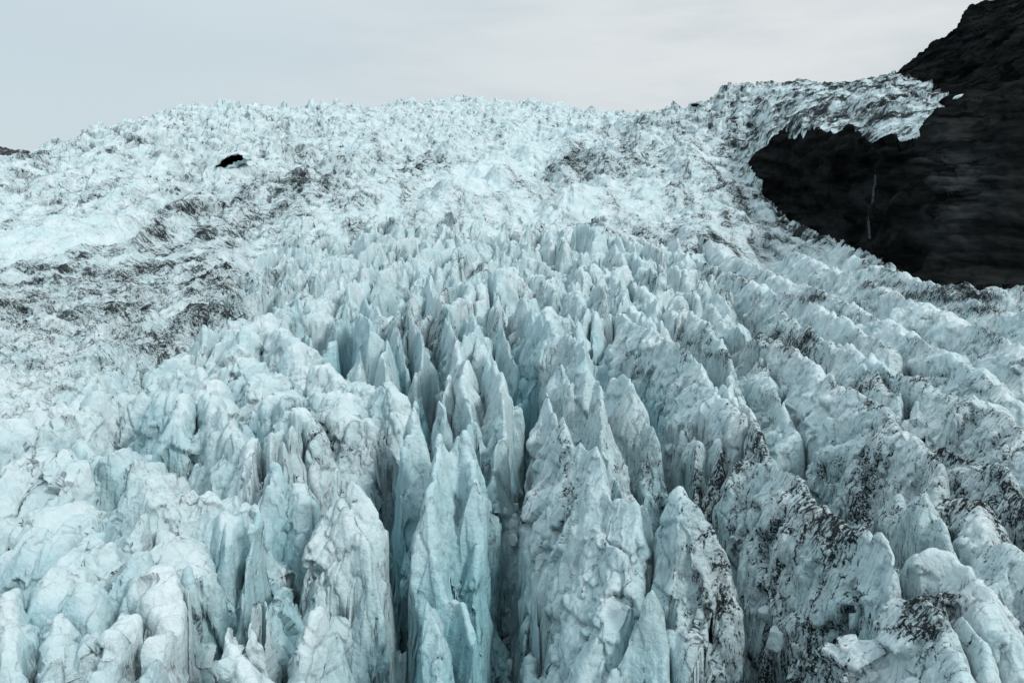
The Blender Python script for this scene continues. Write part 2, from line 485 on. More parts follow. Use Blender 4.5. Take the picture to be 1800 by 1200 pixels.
# ---- left foreground
LW = dict(w=.8, r=.9, tooth=1.2, bw=8, vs=1.2)
serac('large smooth white dome with slanting cracks, the upper of two side by side', [
    [(418, 597, 0), (440, 568, .5), (470, 556, 1), (500, 582, .5), (535, 625, -.5)]], **{**LW, 'sl': 2.0, 'sr': 1.7, 'w': 1.6})
serac('large smooth white dome with slanting cracks, the lower of two side by side', [
    [(400, 640, 0), (436, 634, .6), (468, 657, .3), (505, 700, -1)]], **{**LW, 'sl': 2.0, 'sr': 1.6, 'w': 1.8})
serac('pale angular block below the two smooth domes', [[(358, 698, 0), (385, 715, 0), (410, 752, -1)], [(400, 770, -1.5), (440, 780, -1.5), (455, 830, -3)]], **{**LW, 'sl': 3.0, 'sr': 2.4})
serac('upright rounded column of white ice left of the pale angular block', [[(285, 702, 0), (325, 703, 0), (310, 740, -1.5)]], **{**LW, 'sl': 3, 'sr': 3})
serac('wide grimy plateau with a black stained scarp on its near side', [
    [(562, 645, 0), (590, 655, .2), (625, 666, .2), (680, 680, 0), (708, 690, 0)], [(560, 690, 0), (600, 700, 0), (640, 740, -1.5)], [(530, 720, -.4), (560, 760, -2)]], sl=2.2, sr=2.0, w=1.4, r=.8, tooth=.9)
serac('ragged brush edged crest left of the black stained scarp', [[(492, 748, -.5), (482, 790, -1), (490, 830, -2.5)]], sl=3, sr=2.4, w=.6, tooth=1.3)
serac('frosted fan of spiky ice at the left foreground', [[(112, 1000, 0), (146, 953, .3), (190, 965, .3), (235, 985, -.5)], [(150, 1000, -.6), (160, 1050, -1.5)]], **{**LW, 'sl': 2.6, 'sr': 2.2, 'tooth': .9})
serac('narrow block split by a dark crack beside the frosted fan', [[(248, 985, 0), (245, 1030, -1), (225, 1090, -2)]], **{**LW, 'w': .7, 'sl': 3, 'sr': 4})
serac('long curved fin with a black shadowed right side in the left foreground', [[(283, 1000, 0), (290, 1060, -.6), (285, 1130, -1.4), (280, 1260, -2)]], **{**LW, 'sl': 2.6, 'sr': 2.6, 'w': 1.4})
serac('log shaped slab lying diagonally across the dark pit', [[(330, 1030, -1), (372, 1062, -1.4), (412, 1115, -2.4), (440, 1190, -4)]], sl=3.6, sr=3.4, w=.6, r=.6, tooth=.4)
serac('dirty freckled dome above the diagonal slab', [[(365, 965, -.6), (405, 960, -.4), (435, 1000, -1.5), (445, 1060, -4)]], **{**LW, 'sl': 2.6, 'sr': 2.8})
serac('cubic white block wedged against the thin tapering fin', [[(392, 910, -1), (412, 908, -1), (410, 940, -2)]], sl=4, sr=4, w=.8, r=.5, tooth=.4)
serac('wide cracked dome veined with dark lines at the left edge', [[(15, 898, 0), (70, 888, .3), (130, 900, .2), (160, 930, -1)], [(40, 950, -.6), (100, 960, -.8)]], **{**LW, 'sl': 1.8, 'sr': 2.0, 'w': 2})
serac('dome with a nest of dark cracks and grey stains on its right flank', [[(285, 880, 0), (325, 862, .4), (370, 872, .2), (410, 905, -2)], [(280, 930, -.6), (300, 960, -1.2)]], **{**LW, 'sl': 2.0, 'sr': 1.8, 'w': 1.8})
serac('white slab with grooved top between the veined dome and the stained dome', [[(180, 905, 0), (225, 915, 0), (255, 940, -.6)]], **{**LW, 'sl': 2.4, 'sr': 2.6})
serac('tapered rib standing third from the lower left corner', [[(240, 1060, -1), (215, 1110, -1), (180, 1180, -1.6), (150, 1260, -2)]], **{**LW, 'sl': 2.8, 'sr': 3.0})
serac('pointed rib standing second from the lower left corner', [[(115, 1080, -1), (105, 1130, -1), (85, 1200, -1.6)]], **{**LW, 'sl': 2.8, 'sr': 3.0, 'w': .8})
serac('rib of granular ice at the lower left corner', [[(30, 1040, -1), (20, 1110, -1), (0, 1220, -2)]], **{**LW, 'sl': 2.2, 'sr': 2.6})
serac('bulbous white shelf near the left edge with a yellow tinge', [[(20, 810, 0), (70, 790, .4), (115, 800, .3), (140, 830, -1)]], **{**LW, 'sl': 1.8, 'sr': 2.2, 'w': 2})
serac('long tilted white tablet sloping right across the left middle ground', [[(110, 770, 0), (170, 785, .2), (230, 805, 0), (280, 830, -1)]], **{**LW, 'sl': 1.8, 'sr': 2.0, 'w': 1.4})
serac('cluster topped mound of pale ice below the dirty band', [[(180, 690, -.4), (230, 680, 0), (270, 700, -1)]], **{**LW, 'sl': 1.8, 'sr': 2.0})
serac('stretched pale mound under the end of the dirty band', [[(300, 650, -.4), (345, 652, 0), (390, 690, -1.4)]], **{**LW, 'sl': 1.8, 'sr': 1.8})
serac('slanting white ledge along the lower margin of the dirty band', [[(20, 755, -.5), (70, 720, -.2), (140, 705, -.4)]], **{**LW, 'sl': 1.4, 'sr': 1.6})
N_HAND = len(THINGS)

# ---- filler: smaller seracs between and behind the traced ones
def leftlim(d):
    return np.interp(d, [40, 110, 150, 200, 300, 450], [-100, 0, 330, 400, 440, 560])


def rightlim(d):
    return np.interp(d, [40, 110, 150, 220, 300, 450], [1900, 1900, 1330, 1290, 1230, 1060])


fill = []
d = 36.0
row = 0
while d < 470:
    ln = 8 + 0.028 * d
    xs = 6.2 + 0.008 * d
    x = d * (leftlim(d) - CX) / F + (row % 2) * xs * .5
    xe = d * (rightlim(d) - CX) / F
    while x < xe:
        fill.append((x + random.uniform(-.38, .38) * xs, d + random.uniform(-.4, .4) * ln, ln * random.uniform(.5, 1.0), random.random()))
        x += xs
    d += ln * 0.92
    row += 1
print('fillers', len(fill))
ei = lambda x, y: float(E[min(np.searchsorted(Drow, y), ND - 1), min(max(np.searchsorted(Ucol, x / y), 0), NU - 1)])
TT = np.linspace(0, 1, 9)[None, :]
fill_lid = {}
for k, (x, y, ln, rr) in enumerate(fill):
    if y < 30:
        continue
    near = y < 155
    px = x / y * F + CX
    ez = ei(x, y)
    lf = float(sstep(560, 360, np.array(px)))
    if near:
        dmin = min(float(np.min(np.hypot(c[:, None, 0] * (1 - TT) + np.roll(c, -1, 0)[:, None, 0] * TT - x, c[:, None, 1] * (1 - TT) + np.roll(c, -1, 0)[:, None, 1] * TT - y)[:-1])) for c in CRESTS if len(c) > 1)
        if dmin < 3.4 or (px > 1180 and y < 150):
            continue
        top = ez - (13.0 - 9.0 * lf) - (6 - 3 * lf) * rr - max(0, 6 - dmin) * .8
    else:
        cl_ = float(_n2(np.array([x / 26], f32), np.array([y / 40], f32))[0])
        if random.random() < .12:
            continue
        top = ez + (2.0 - 6.5 * rr ** .8 + 6 * cl_) * (1 if y < 330 else .8)
    ang = random.gauss(0.0, 0.22 if near else .42) + 0.25 * (px - 900) / 900
    hx, hy = math.sin(ang) * ln * .5, math.cos(ang) * ln * .5
    pts = [(x - hx, y + hy, top - random.uniform(0, 1.5)), (x + random.uniform(-.6, .6), y, top), (x + hx, y - hy, top - random.uniform(1, 3.5))]
    fill_lid[k] = 100000 + k
    s = random.uniform(2.1, 3.4)
    if near and lf > .5:
        ridge(pts, fill_lid[k], sl=s * .8, sr=s * .8, w=1.0, r=1.0, tooth=.6, reach=9, seed=1000 + k)
    else:
        ridge(pts, fill_lid[k], sl=s, sr=s * random.uniform(.7, 1.7), r=.5, w=random.choice([0, 0, .4, 1.2, 2.2]) if not near else .2, tooth=random.uniform(.6, 1.5), reach=11, seed=1000 + k)
slotd = (11 - 7.5 * left) * (1 - right * .5) * (1 - band * .6)
slotd = slotd * (1 - .55 * sstep(140, 300, Y)) * midw
gapw = (2.6 + 1.6 * n2(X / 13, Y / 13 + 9)) * (1 - .35 * left)
open_ = sstep(-.55, -.15, n2(X / 16 + 5, Y / 22))                 # a few slots are choked with snow
H -= slotd * (.35 + .65 * open_) * sstep(1, 0, (H - H2) / np.maximum(gapw, .6)) ** 1.5
# the deepest chasms: (x, distance) along their floors, depth and half width
for pts, dep, hw in [
        ([(4, 140), (2.2, 122), (1.2, 106), (.3, 92), (-.6, 80), (-.9, 70), (-.8, 58), (-.6, 48)], 13, 1.7),
        ([(24, 140), (23, 112), (21.6, 92), (21, 76), (22, 62), (22.5, 52)], 11, 1.6),
        ([(-17, 97), (-14, 85), (-11.2, 75), (-9.4, 66), (-8.3, 56), (-7.4, 46)], 12, 1.2),
        ([(-21.5, 80), (-21.6, 68), (-22.2, 58), (-22, 48)], 6, .8),
        ([(-25, 63), (-22.8, 55), (-21.6, 47)], 8, 1.7),
        ([(-16, 140), (-13.4, 122), (-11.3, 106)], 12, 1.7),
        ([(-38, 170), (-34, 140)], 9, 1.8),
        ([(36, 145), (34.2, 116), (34.2, 97), (35, 84)], 7, 1.5),
        ([(37.5, 86), (37.2, 72), (38, 58)], 6, 1.2),
        ([(-32, 96), (-29, 84), (-27.5, 72)], 4, .6)]:
    best = np.full(X.shape, 99, f32)
    i0, i1 = np.searchsorted(Drow, [pts[-1][1] - 8, pts[0][1] + 8])
    for (xa, ya), (xb, yb) in zip(pts, pts[1:]):
        dx, dy = xb - xa, yb - ya
        t = np.clip(((Xw[i0:i1] - xa) * dx + (Yw[i0:i1] - ya) * dy) / (dx * dx + dy * dy), 0, 1)
        best[i0:i1] = np.minimum(best[i0:i1], np.hypot(Xw[i0:i1] - xa - t * dx, Yw[i0:i1] - ya - t * dy))
    H -= dep * sstep(1.25, .55, best / hw)
print('ridges', time.time() - T0)

# ------------------------------------------------------------------ far relief (icefall, bulge, dirty band)
far = sstep(300, 480, Y)
chunk = np.clip(far + band * .6 + right * .25, 0, 1)
wq = n2(X / 22, Y / 22) * 8
wr = n2(X / 22 + 50, Y / 22) * 8
w1 = worley((X + wq) / 15, (Y + wr) / 24)
w2 = worley((X + wq * .6) / 6.5 + 33, (Y + wr * .6) / 10)
sky = sstep(300, 210, PY)                          # the upper slopes stand up in pinnacles
amp = 5.5 + 7 * sky
big = n2(X / 60, Y / 90) * 7 + n2(X / 28, Y / 40 + 7) * 4
patch = sstep(-.25, .35, n2(X / 80 + 3, Y / 130))    # smooth patches between rough ones
bands = n2(X / 120 + n2(X / 60, Y / 60) * .5, Y / 34 + 5) # transverse steps of the icefall
tongue = sstep(1260, 1400, PX) * sstep(345, 320, PY)
upleft = sstep(700, 480, PX) * sstep(345, 300, PY)
calm = np.exp(-((PY - 352) / 26) ** 2) * sstep(600, 680, PX) * sstep(1240, 1120, PX)
calm = np.maximum(calm, np.exp(-((PX - (780 + (345 - PY) * 2.0)) / 70) ** 2) * sstep(352, 335, PY) * sstep(215, 240, PY))
rough = (1 - .7 * calm) * (1 - .6 * tongue)
amp = 3.6 + 8 * sky + 5 * upleft
flow = n2((X + Y) / 11, (X - Y) / 70 + 3) * 2.2 + n2((X + Y) / 5, (X - Y) / 40 + 9) * 1.1
shoulder = np.exp(-((PX - (965 + (290 - PY) * 2.1)) / 55) ** 2) * sstep(312, 285, PY) * sstep(203, 235, PY) * sstep(560, 640, Y)
H += 15 * shoulder
H += far * (amp * (w1 - .25) * (.2 + .9 * patch) * rough + big * 2.8 * (1 - .5 * tongue) * (1 - .35 * sky) + (1.6 + 2.4 * sky) * w2 * (.4 + .8 * patch) * rough
            + 7 * np.abs(bands) * (1 - .6 * sky) * (1 - .7 * calm) + tongue * flow * 1.4)
H += (1 - far) * band * (3.0 * w2 + 2.2 * n2(X / 11, Y / 11))
H += right * (.9 * w2 + 1.2 * n2(X / 9, Y / 14))
# ice stands proud of the rock
near_rock = sstep(1290, 1340, PX) * sstep(150, 220, Y)
near_r = sstep(.02, .35, blur(rock.astype(f32), 26, 22)) * (PY > 330)
H = H * (1 - near_r) + (E - 1.5 + 2.2 * n2(X / 5, Y / 7) + 2.4 * np.maximum(w2, 0) + 1.2 * np.abs(n2(X / 2.2, Y / 3))) * near_r
H = np.where(rock, E + n2(X / 30, Y / 30) * 3, H + 1.5 * near_rock * sstep(330, 300, PY))
H = H.astype(f32)
# rock ledges: bands of strata
zz = H
strata = par(lambda a, b, c: np.abs(_n2(c / 7 + _n2(a / 40, b / 40), a / 90)) * 1, X, Y, zz)
print('far', time.time() - T0)


def normals(X, Y, Z):
    def grad(A):
        return np.gradient(A, axis=0), np.gradient(A, axis=1)
    (xi, xj), (yi, yj), (zi, zj) = grad(X), grad(Y), grad(Z)
    nx, ny, nz = yj * zi - zj * yi, zj * xi - xj * zi, xj * yi - yj * xi
    l = np.sqrt(nx * nx + ny * ny + nz * nz) + 1e-9
    return (nx / l).astype(f32), (ny / l).astype(f32), (nz / l).astype(f32)


nx, ny, nz = normals(X, Y, H)
print('nz', float(nz.mean()))


def lfade(wl):
    return sstep(1.2, 2.6, wl / lod)


# folded, fluted surface: creased noise stretched down the flanks, then lumps, then chips
ax, ay, az = X * .30, Y, H * .22
fol1 = n3(ax / 2.6, ay / 2.6, az / 2.6)
fol2 = n3(ax / 1.1 + 7, ay / 1.1 + az * .25, az / 1.1)
l1 = n3(X / 4.2, Y / 4.2, H / 5.0)
l2 = n3(X / 1.9 + 5, Y / 1.9, H / 2.2)
l3 = n3(X / .85, Y / .85 + 3, H / 1.0)
l4 = n3(X / .4, Y / .4 + 3, H / .45)
fd = sstep(60, 20, D) * 0 + 1
g1 = n3(X / 9, Y / 12, H / 9)
g2 = n3(X / 4.5 + 9, Y / 6, H / 3.5)
soft = 1 - .45 * left
jx, jy, jz = X + .5 * l2, Y + .5 * l3 + .3 * l1, H + .5 * l1
NR = int(np.searchsorted(Drow, 340))
t1 = np.zeros(X.shape, f32); e1 = np.ones(X.shape, f32); t2 = t1.copy(); e2 = e1.copy()
t1[:NR], e1[:NR] = par2(_facet, jx[:NR] / 4.2, jy[:NR] / 3.6, (jz + .35 * jx)[:NR] / 6.5)
t2[:NR], e2[:NR] = par2(_facet, jx[:NR] / 1.7, jy[:NR] / 1.5, (jz + .35 * jx)[:NR] / 2.6)
t3 = np.zeros(X.shape, f32); e3 = np.ones(X.shape, f32); t4 = t3.copy(); e4 = e3.copy()
NF = int(np.searchsorted(Drow, 280))
t3[NF:], e3[NF:] = par2(_facet, (X + .4 * wq)[NF:] / 17, (Y + .4 * wr)[NF:] / 22, (H + .2 * wq)[NF:] / 14)
t4[NF:], e4[NF:] = par2(_facet, (X + .3 * wq)[NF:] / 6.5, (Y + .3 * wr)[NF:] / 9, H[NF:] / 6)
crk3 = sstep(.12, .0, e3) * sstep(-.1, .3, g1)
crk4 = sstep(.14, .0, e4) * sstep(-.05, .3, g2)
crk1 = sstep(.14, .0, e1) * sstep(-.1, .35, n3(X / 7, Y / 7, H / 7))
crk2 = sstep(.12, .0, e2) * sstep(-.05, .35, l1)
disp = (.55 * (.25 - np.abs(fol1)) * lfade(2.6) * soft + .32 * (.25 - np.abs(fol2)) * lfade(1.1) * soft
        + .22 * (.22 - np.abs(l1)) + .16 * (np.abs(l2) - .25) * lfade(1.9) + .10 * (np.abs(l3) - .2) * lfade(.85) + .05 * l4 * lfade(.4)
        + .55 * t1 * (1 + .5 * left + .45 * sstep(.6, .3, nz) * sstep(1.5, 4, DC)) * sstep(340, 280, Y) + .24 * t2 * lfade(1.4) - .40 * crk1 - .20 * crk2 * lfade(1.4))
disp *= .3 + .7 * sstep(.2, 2.6, DC)
disp += far * (.9 * (np.abs(g1) - .25) + .8 * (np.abs(g2) - .25) + ((1.5 + 1.8 * upleft + .8 * sky) * t3 + (.7 + .5 * sky) * t4 - 1.6 * crk3 - .7 * crk4) * rough)
rdisp = 4.5 * (strata - .25) + 3.2 * t3 * sstep(280, 300, Y) + 2.6 * (np.abs(g1) - .2) + 1.2 * (np.abs(g2) - .2) + .5 * (np.abs(l1) - .2)
disp = np.where(rock, rdisp, disp).astype(f32)
PXx, PYy, PZz = X + nx * disp, Y + ny * disp, H + nz * disp
print('detail', time.time() - T0)

# ------------------------------------------------------------------ dirt carried by the ice, and shade painted in with it
vpx, vpy = PXx / PYy * F + CX, HZ - PZz / PYy * F
low = n2(X / 14 + 3, Y / 20) + .5 * n2(X / 5, Y / 8 + 3)
dirt_shade = .13 + .18 * low + .16 * sstep(120, 190, Y) * (1 + .8 * low) - .05 * far
dirt_shade += .22 * sstep(980, 1250, PX) * sstep(200, 60, Y) * (.8 + 1.0 * low)
dirt_shade += .12 * sstep(900, 1000, PX) * sstep(160, 90, Y)
dirt_shade += .34 * band * (1 - .7 * far) * (1 + .2 * low)
dirt_shade += .04 * far + .20 * far * sstep(.0, .5, n2(X / 16 + 1.5 * n2(X / 60, Y / 90), Y / 170)) * (1 - .6 * sky)
dirt_shade += .12 * sstep(1150, 1300, PX) * sstep(150, 220, Y) * sstep(700, 450, Y) * (.3 + low)
dirt_shade += .11 * sstep(320, 420, Y) * (.5 + 1.3 * n2(X / 70, Y / 120 + 5)) - .10 * calm * far + .10 * far * sstep(.12, .0, np.abs(bands)) * (1 - .7 * sky)
dirt_shade += .24 * sstep(1180, 1420, PX) * sstep(400, 560, Y) * (.7 + .8 * low) + .35 * tongue * sstep(-.2, .8, flow) + .16 * sstep(1000, 1120, PX + (PY - 260) * 1.2) * far * (PY < 330) * (1 - tongue)  # tongue dirt, plus painted shade on the upper right slope and shoulder
dirt_shade += .16 * sstep(250, 330, PY) * sstep(450, 380, PY) * sstep(800, 500, PX) * far
dirt_shade -= .10 * left * (1 - band)
# dirt stains, with the dark of a hole and a gap painted in: (column, row, radius in columns, radius in rows, amount, distance)
dirt_shade += .22 * near_r * (1 + low)
dirt_shade += .20 * sstep(1.6, .2, DC) * sstep(1150, 1300, PX) * sstep(60, 75, Y) * sstep(.0, .45, low + .15)
STAINS_AND_HOLES = [(1003, 268, 26, 20, .9, 0), (1010, 300, 60, 25, .3, 0), (560, 320, 60, 30, .3, 0), (770, 285, 70, 12, .5, 0), (1210, 600, 45, 18, .9, 145), (1255, 625, 35, 10, 1, 140), (1480, 915, 60, 45, .8, 68), (1430, 900, 80, 60, .5, 72), (1640, 1090, 45, 55, 1.3, 52),
          (1600, 1060, 70, 30, .6, 52), (1575, 1105, 40, 16, .8, 52), (1665, 1050, 30, 20, .9, 55), (1500, 680, 40, 14, .9, 112), (1380, 605, 40, 12, 1, 140), (1350, 590, 30, 8, .8, 148),
          (580, 790, 35, 40, 1.0, 90), (620, 800, 30, 30, .7, 90), (560, 750, 20, 30, .8, 92), (668, 780, 20, 40, .8, 90), (590, 560, 16, 40, .8, 170), (215, 870, 30, 14, .9, 70),
          (340, 890, 60, 26, .5, 70), (370, 1090, 45, 50, .9, 52), (625, 1115, 10, 30, 1.3, 50), (515, 1155, 10, 30, 1.1, 47), (622, 880, 7, 4, 2.5, 70), (775, 1155, 8, 25, 1.2, 48),
          (770, 995, 14, 14, 1.0, 58), (900, 880, 25, 40, .7, 80), (1640, 665, 50, 16, .6, 118), (1300, 488, 60, 9, 1.0, 240), (1440, 525, 40, 8, .9, 195), (1480, 560, 30, 6, .9, 170),
          (1400, 620, 60, 30, .5, 135), (1650, 520, 90, 10, 1.6, 205), (1560, 500, 60, 8, .8, 235), (1760, 540, 50, 12, 1.2, 185), (1700, 790, 60, 20, .5, 85),
          (1000, 850, 14, 60, .7, 88), (985, 760, 8, 40, .7, 95), (1230, 420, 90, 30, .25, 380), (450, 500, 70, 60, .2, 220), (260, 600, 120, 60, .15, 150),
          (1535, 200, 30, 14, 1.2, 560), (1450, 205, 100, 20, .3, 620), (700, 620, 14, 40, .3, 130), (1710, 545, 60, 8, .8, 190), (1600, 470, 60, 20, .6, 285)]
for (sx, sy, rx, ry, a, ds) in STAINS_AND_HOLES:
    e = ((vpx - sx) / rx) ** 2 + ((vpy - sy) / ry) ** 2
    w = np.exp(-e)
    if ds:
        w = w * np.exp(-((D - ds) / (ds * .3)) ** 2)
    dirt_shade = np.maximum(dirt_shade, np.minimum(dirt_shade + .5 * a * w, .85))
crease = sstep(.04, .0, np.abs(fol1 + .12 * l3)) * .8 + sstep(.05, .0, np.abs(fol2 + .1 * l3)) * .7 * lfade(1.1)
crease2 = crk1 + .8 * crk2 + sstep(.07, .0, np.abs(l2)) * .5 * lfade(1.9) + far * (crk3 * .8 + crk4 + .6 * sstep(.06, 0, np.abs(g2)))
dirt = np.clip(dirt_shade, 0, 1.3).astype(f32)  # holds the painted shade as well as the dirt
creas = np.clip(crease + .8 * crease2, 0, 1).astype(f32)
# clean blue ice on the young, steep fracture walls
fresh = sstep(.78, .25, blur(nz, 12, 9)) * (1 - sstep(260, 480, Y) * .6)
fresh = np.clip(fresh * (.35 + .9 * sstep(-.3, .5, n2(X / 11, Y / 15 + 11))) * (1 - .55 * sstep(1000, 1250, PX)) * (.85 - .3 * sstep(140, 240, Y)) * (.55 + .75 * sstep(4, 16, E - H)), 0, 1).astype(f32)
print('dirt', time.time() - T0)


# ------------------------------------------------------------------ materials
def new_mat(name):
    m = bpy.data.materials.new(name)
    m.use_nodes = True
    nt = m.node_tree
    nt.nodes.clear()
    o = nt.nodes.new('ShaderNodeOutputMaterial')
    b = nt.nodes.new('ShaderNodeBsdfPrincipled')
    nt.links.new(b.outputs[0], o.inputs[0])
    return m, nt, b


def node(nt, t, **kw):
    n = nt.nodes.new(t)
    for k, v in kw.items():
        if k in n.inputs:
            n.inputs[k].default_value = v
        else:
            setattr(n, k, v)
    return n


def noise(nt, vec, scale, detail=5, rough=.6):
    n = node(nt, 'ShaderNodeTexNoise')
    n.inputs['Scale'].default_value, n.inputs['Detail'].default_value, n.inputs['Roughness'].default_value = scale, detail, rough
    nt.links.new(vec, n.inputs['Vector'])
    return n.outputs['Fac']


def mrange(nt, val, a, b, c=0., d=1.):
    n = node(nt, 'ShaderNodeMapRange', interpolation_type='SMOOTHSTEP')
    nt.links.new(val, n.inputs['Value'])
    for k, v in zip(('From Min', 'From Max', 'To Min', 'To Max'), (a, b, c, d)):
        n.inputs[k].default_value = v
    return n.outputs[0]


def math_(nt, op, a, b, clamp=False):
    n = node(nt, 'ShaderNodeMath', operation=op, use_clamp=clamp)
    for s, v in zip(n.inputs, (a, b)):
        if isinstance(v, (int, float)):
            s.default_value = v
        else:
            nt.links.new(v, s)
    return n.outputs[0]


def mix(nt, fac, a, b):
    n = node(nt, 'ShaderNodeMix', data_type='RGBA')
    if isinstance(fac, (int, float)):
        n.inputs[0].default_value = fac
    else:
        nt.links.new(fac, n.inputs[0])
    for s, v in zip((n.inputs[6], n.inputs[7]), (a, b)):
        if isinstance(v, tuple):
            s.default_value = (*v, 1)
        else:
            nt.links.new(v, s)
    return n.outputs[2]


def make_ice():
    m, nt, b = new_mat('glacier_ice')
    geo = node(nt, 'ShaderNodeNewGeometry')
    pos = geo.outputs['Position']
    mp = node(nt, 'ShaderNodeMapping')
    mp.inputs['Scale'].default_value = (.22, 1, .13)
    nt.links.new(pos, mp.inputs['Vector'])
    st = mp.outputs[0]
    a_d = node(nt, 'ShaderNodeAttribute', attribute_name='dirt').outputs['Fac']
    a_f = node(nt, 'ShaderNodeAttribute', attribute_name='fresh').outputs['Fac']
    big = noise(nt, pos, .12, 4, .6)
    med = noise(nt, pos, .9, 5, .65)
    fine = noise(nt, pos, 5., 4, .65)
    strk = noise(nt, st, 1.6, 6, .68)
    white = mix(nt, mrange(nt, big, .35, .65), (.425, .55, .58), (.53, .61, .635))
    white = mix(nt, mrange(nt, med, .4, .75, 0, .5), white, (.37, .47, .495))
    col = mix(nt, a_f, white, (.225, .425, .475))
    # grime washed down the flanks, painted shade along with it: a thin grey film, black where it is thick
    a_c = node(nt, 'ShaderNodeAttribute', attribute_name='crease').outputs['Fac']
    s1 = noise(nt, st, 3.9, 7, .74)
    s2 = noise(nt, pos, 4.2, 6, .68)
    sxyz = node(nt, 'ShaderNodeSeparateXYZ')
    nt.links.new(pos, sxyz.inputs[0])
    s3 = noise(nt, st, .7, 9, .78)
    v = math_(nt, 'ADD', math_(nt, 'MULTIPLY', s1, .78), math_(nt, 'MULTIPLY', s2, .22))
    mx = node(nt, 'ShaderNodeMix', data_type='FLOAT')
    nt.links.new(mrange(nt, sxyz.outputs[1], 120, 330, 0, .75), mx.inputs[0])
    nt.links.new(v, mx.inputs[2])
    nt.links.new(s3, mx.inputs[3])
    v = mx.outputs[0]
    a_c = math_(nt, 'MULTIPLY', a_c, mrange(nt, s2, .40, .60, .1, 1.))
    cd = math_(nt, 'MULTIPLY', a_c, math_(nt, 'ADD', math_(nt, 'MULTIPLY', a_d, .24), .125))  # crack lines: dirt, plus darkening painted on for depth
    v = math_(nt, 'ADD', math_(nt, 'ADD', v, math_(nt, 'MULTIPLY', a_d, .325)), cd)
    col = mix(nt, mrange(nt, v, .565, .84, 0, .72), col, (.115, .155, .165))
    thick = mrange(nt, v, .735, .83, 0, .96)
    col = mix(nt, thick, col, (.012, .0155, .0165))
    nt.links.new(mrange(nt, thick, 0, 1, .25, .02), b.inputs['Specular IOR Level'])
    nt.links.new(col, b.inputs['Base Color'])
    b.inputs['Roughness'].default_value = .55
    bp = node(nt, 'ShaderNodeBump')
    bp.inputs['Strength'].default_value = .8
    bp.inputs['Distance'].default_value = .30
    hgt = math_(nt, 'ADD', math_(nt, 'MULTIPLY', noise(nt, st, 2.6, 6, .65), .8), math_(nt, 'MULTIPLY', noise(nt, pos, 2.2, 6, .62), 1.))
    nt.links.new(hgt, bp.inputs['Height'])
    nt.links.new(bp.outputs[0], b.inputs['Normal'])
    return m


def make_rock():
    m, nt, b = new_mat('black_basalt')
    geo = node(nt, 'ShaderNodeNewGeometry')
    pos = geo.outputs['Position']
    mp = node(nt, 'ShaderNodeMapping')
    mp.inputs['Scale'].default_value = (.16, .16, 1)
    nt.links.new(pos, mp.inputs['Vector'])
    a = noise(nt, mp.outputs[0], .12, 7, .65)
    c = noise(nt, pos, .03, 5, .6)
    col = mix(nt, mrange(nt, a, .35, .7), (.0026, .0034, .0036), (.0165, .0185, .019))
    a_s = node(nt, 'ShaderNodeAttribute', attribute_name='fresh').outputs['Fac']
    pale = math_(nt, 'MULTIPLY', a_s, mrange(nt, noise(nt, mp.outputs[0], .2, 8, .7), .42, .6))
    col = mix(nt, math_(nt, 'MULTIPLY', pale, .8), col, (.050, .055, .058))
    nt.links.new(col, b.inputs['Base Color'])
    b.inputs['Roughness'].default_value = .9
    b.inputs['Specular IOR Level'].default_value = .0
    bp = node(nt, 'ShaderNodeBump')
    bp.inputs['Strength'].default_value = .8
    bp.inputs['Distance'].default_value = 1.2
    nt.links.new(noise(nt, mp.outputs[0], .5, 10, .75), bp.inputs['Height'])
    nt.links.new(bp.outputs[0], b.inputs['Normal'])
    return m


ICE, ROCKM = make_ice(), make_rock()

# ------------------------------------------------------------------ cut the surface into things
if True:
    slab = ((vpx - 1690) / 55) ** 2 + ((vpy - 325) / 75) ** 2
    fresh = np.where(rock, np.exp(-slab * .8), fresh).astype(f32)
lab[rock] = -2
lab[(lab == -1) | (Y > 470) & ~rock] = -1
# fillers: the nearest stay things of their own
V = np.stack([PXx, PYy, PZz], -1).reshape(-1, 3).astype(f32)
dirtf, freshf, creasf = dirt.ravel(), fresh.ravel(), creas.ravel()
qi = (np.arange(ND - 1)[:, None] * NU + np.arange(NU - 1)[None, :]).ravel()
ql = lab[:-1, :-1].copy()
for c_ in (lab[1:, :-1], lab[:-1, 1:], lab[1:, 1:]):
    ql[c_ == -2] = -2
ql = ql.ravel()
# drop what turns its back far behind the skyline
keep = np.ones(qi.size, bool)


def mesh_from(quads, name):
    idx = np.stack([quads, quads + 1, quads + NU + 1, quads + NU], 1)
    uniq, inv = np.unique(idx, return_inverse=True)
    inv = inv.reshape(-1).astype(np.int32)
    me = bpy.data.meshes.new(name)
    me.vertices.add(len(uniq))
    me.vertices.foreach_set('co', V[uniq].ravel())
    me.loops.add(inv.size)
    me.loops.foreach_set('vertex_index', inv)
    nq = len(quads)
    me.polygons.add(nq)
    me.polygons.foreach_set('loop_start', np.arange(0, nq * 4, 4, dtype=np.int32))
    me.polygons.foreach_set('use_smooth', np.ones(nq, bool))
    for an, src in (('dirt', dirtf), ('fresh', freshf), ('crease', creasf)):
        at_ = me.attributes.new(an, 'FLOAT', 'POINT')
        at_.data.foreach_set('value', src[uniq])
    me.update(calc_edges=True)
    return me


def add(name, me, mat, label=None, cat=None, group=None, kind=None):
    o = bpy.data.objects.new(name, me)
    COL.objects.link(o)
    if mat:
        me.materials.append(mat)
    for k, v in (('label', label), ('category', cat), ('group', group), ('kind', kind)):
        if v:
            o[k] = v
    return o


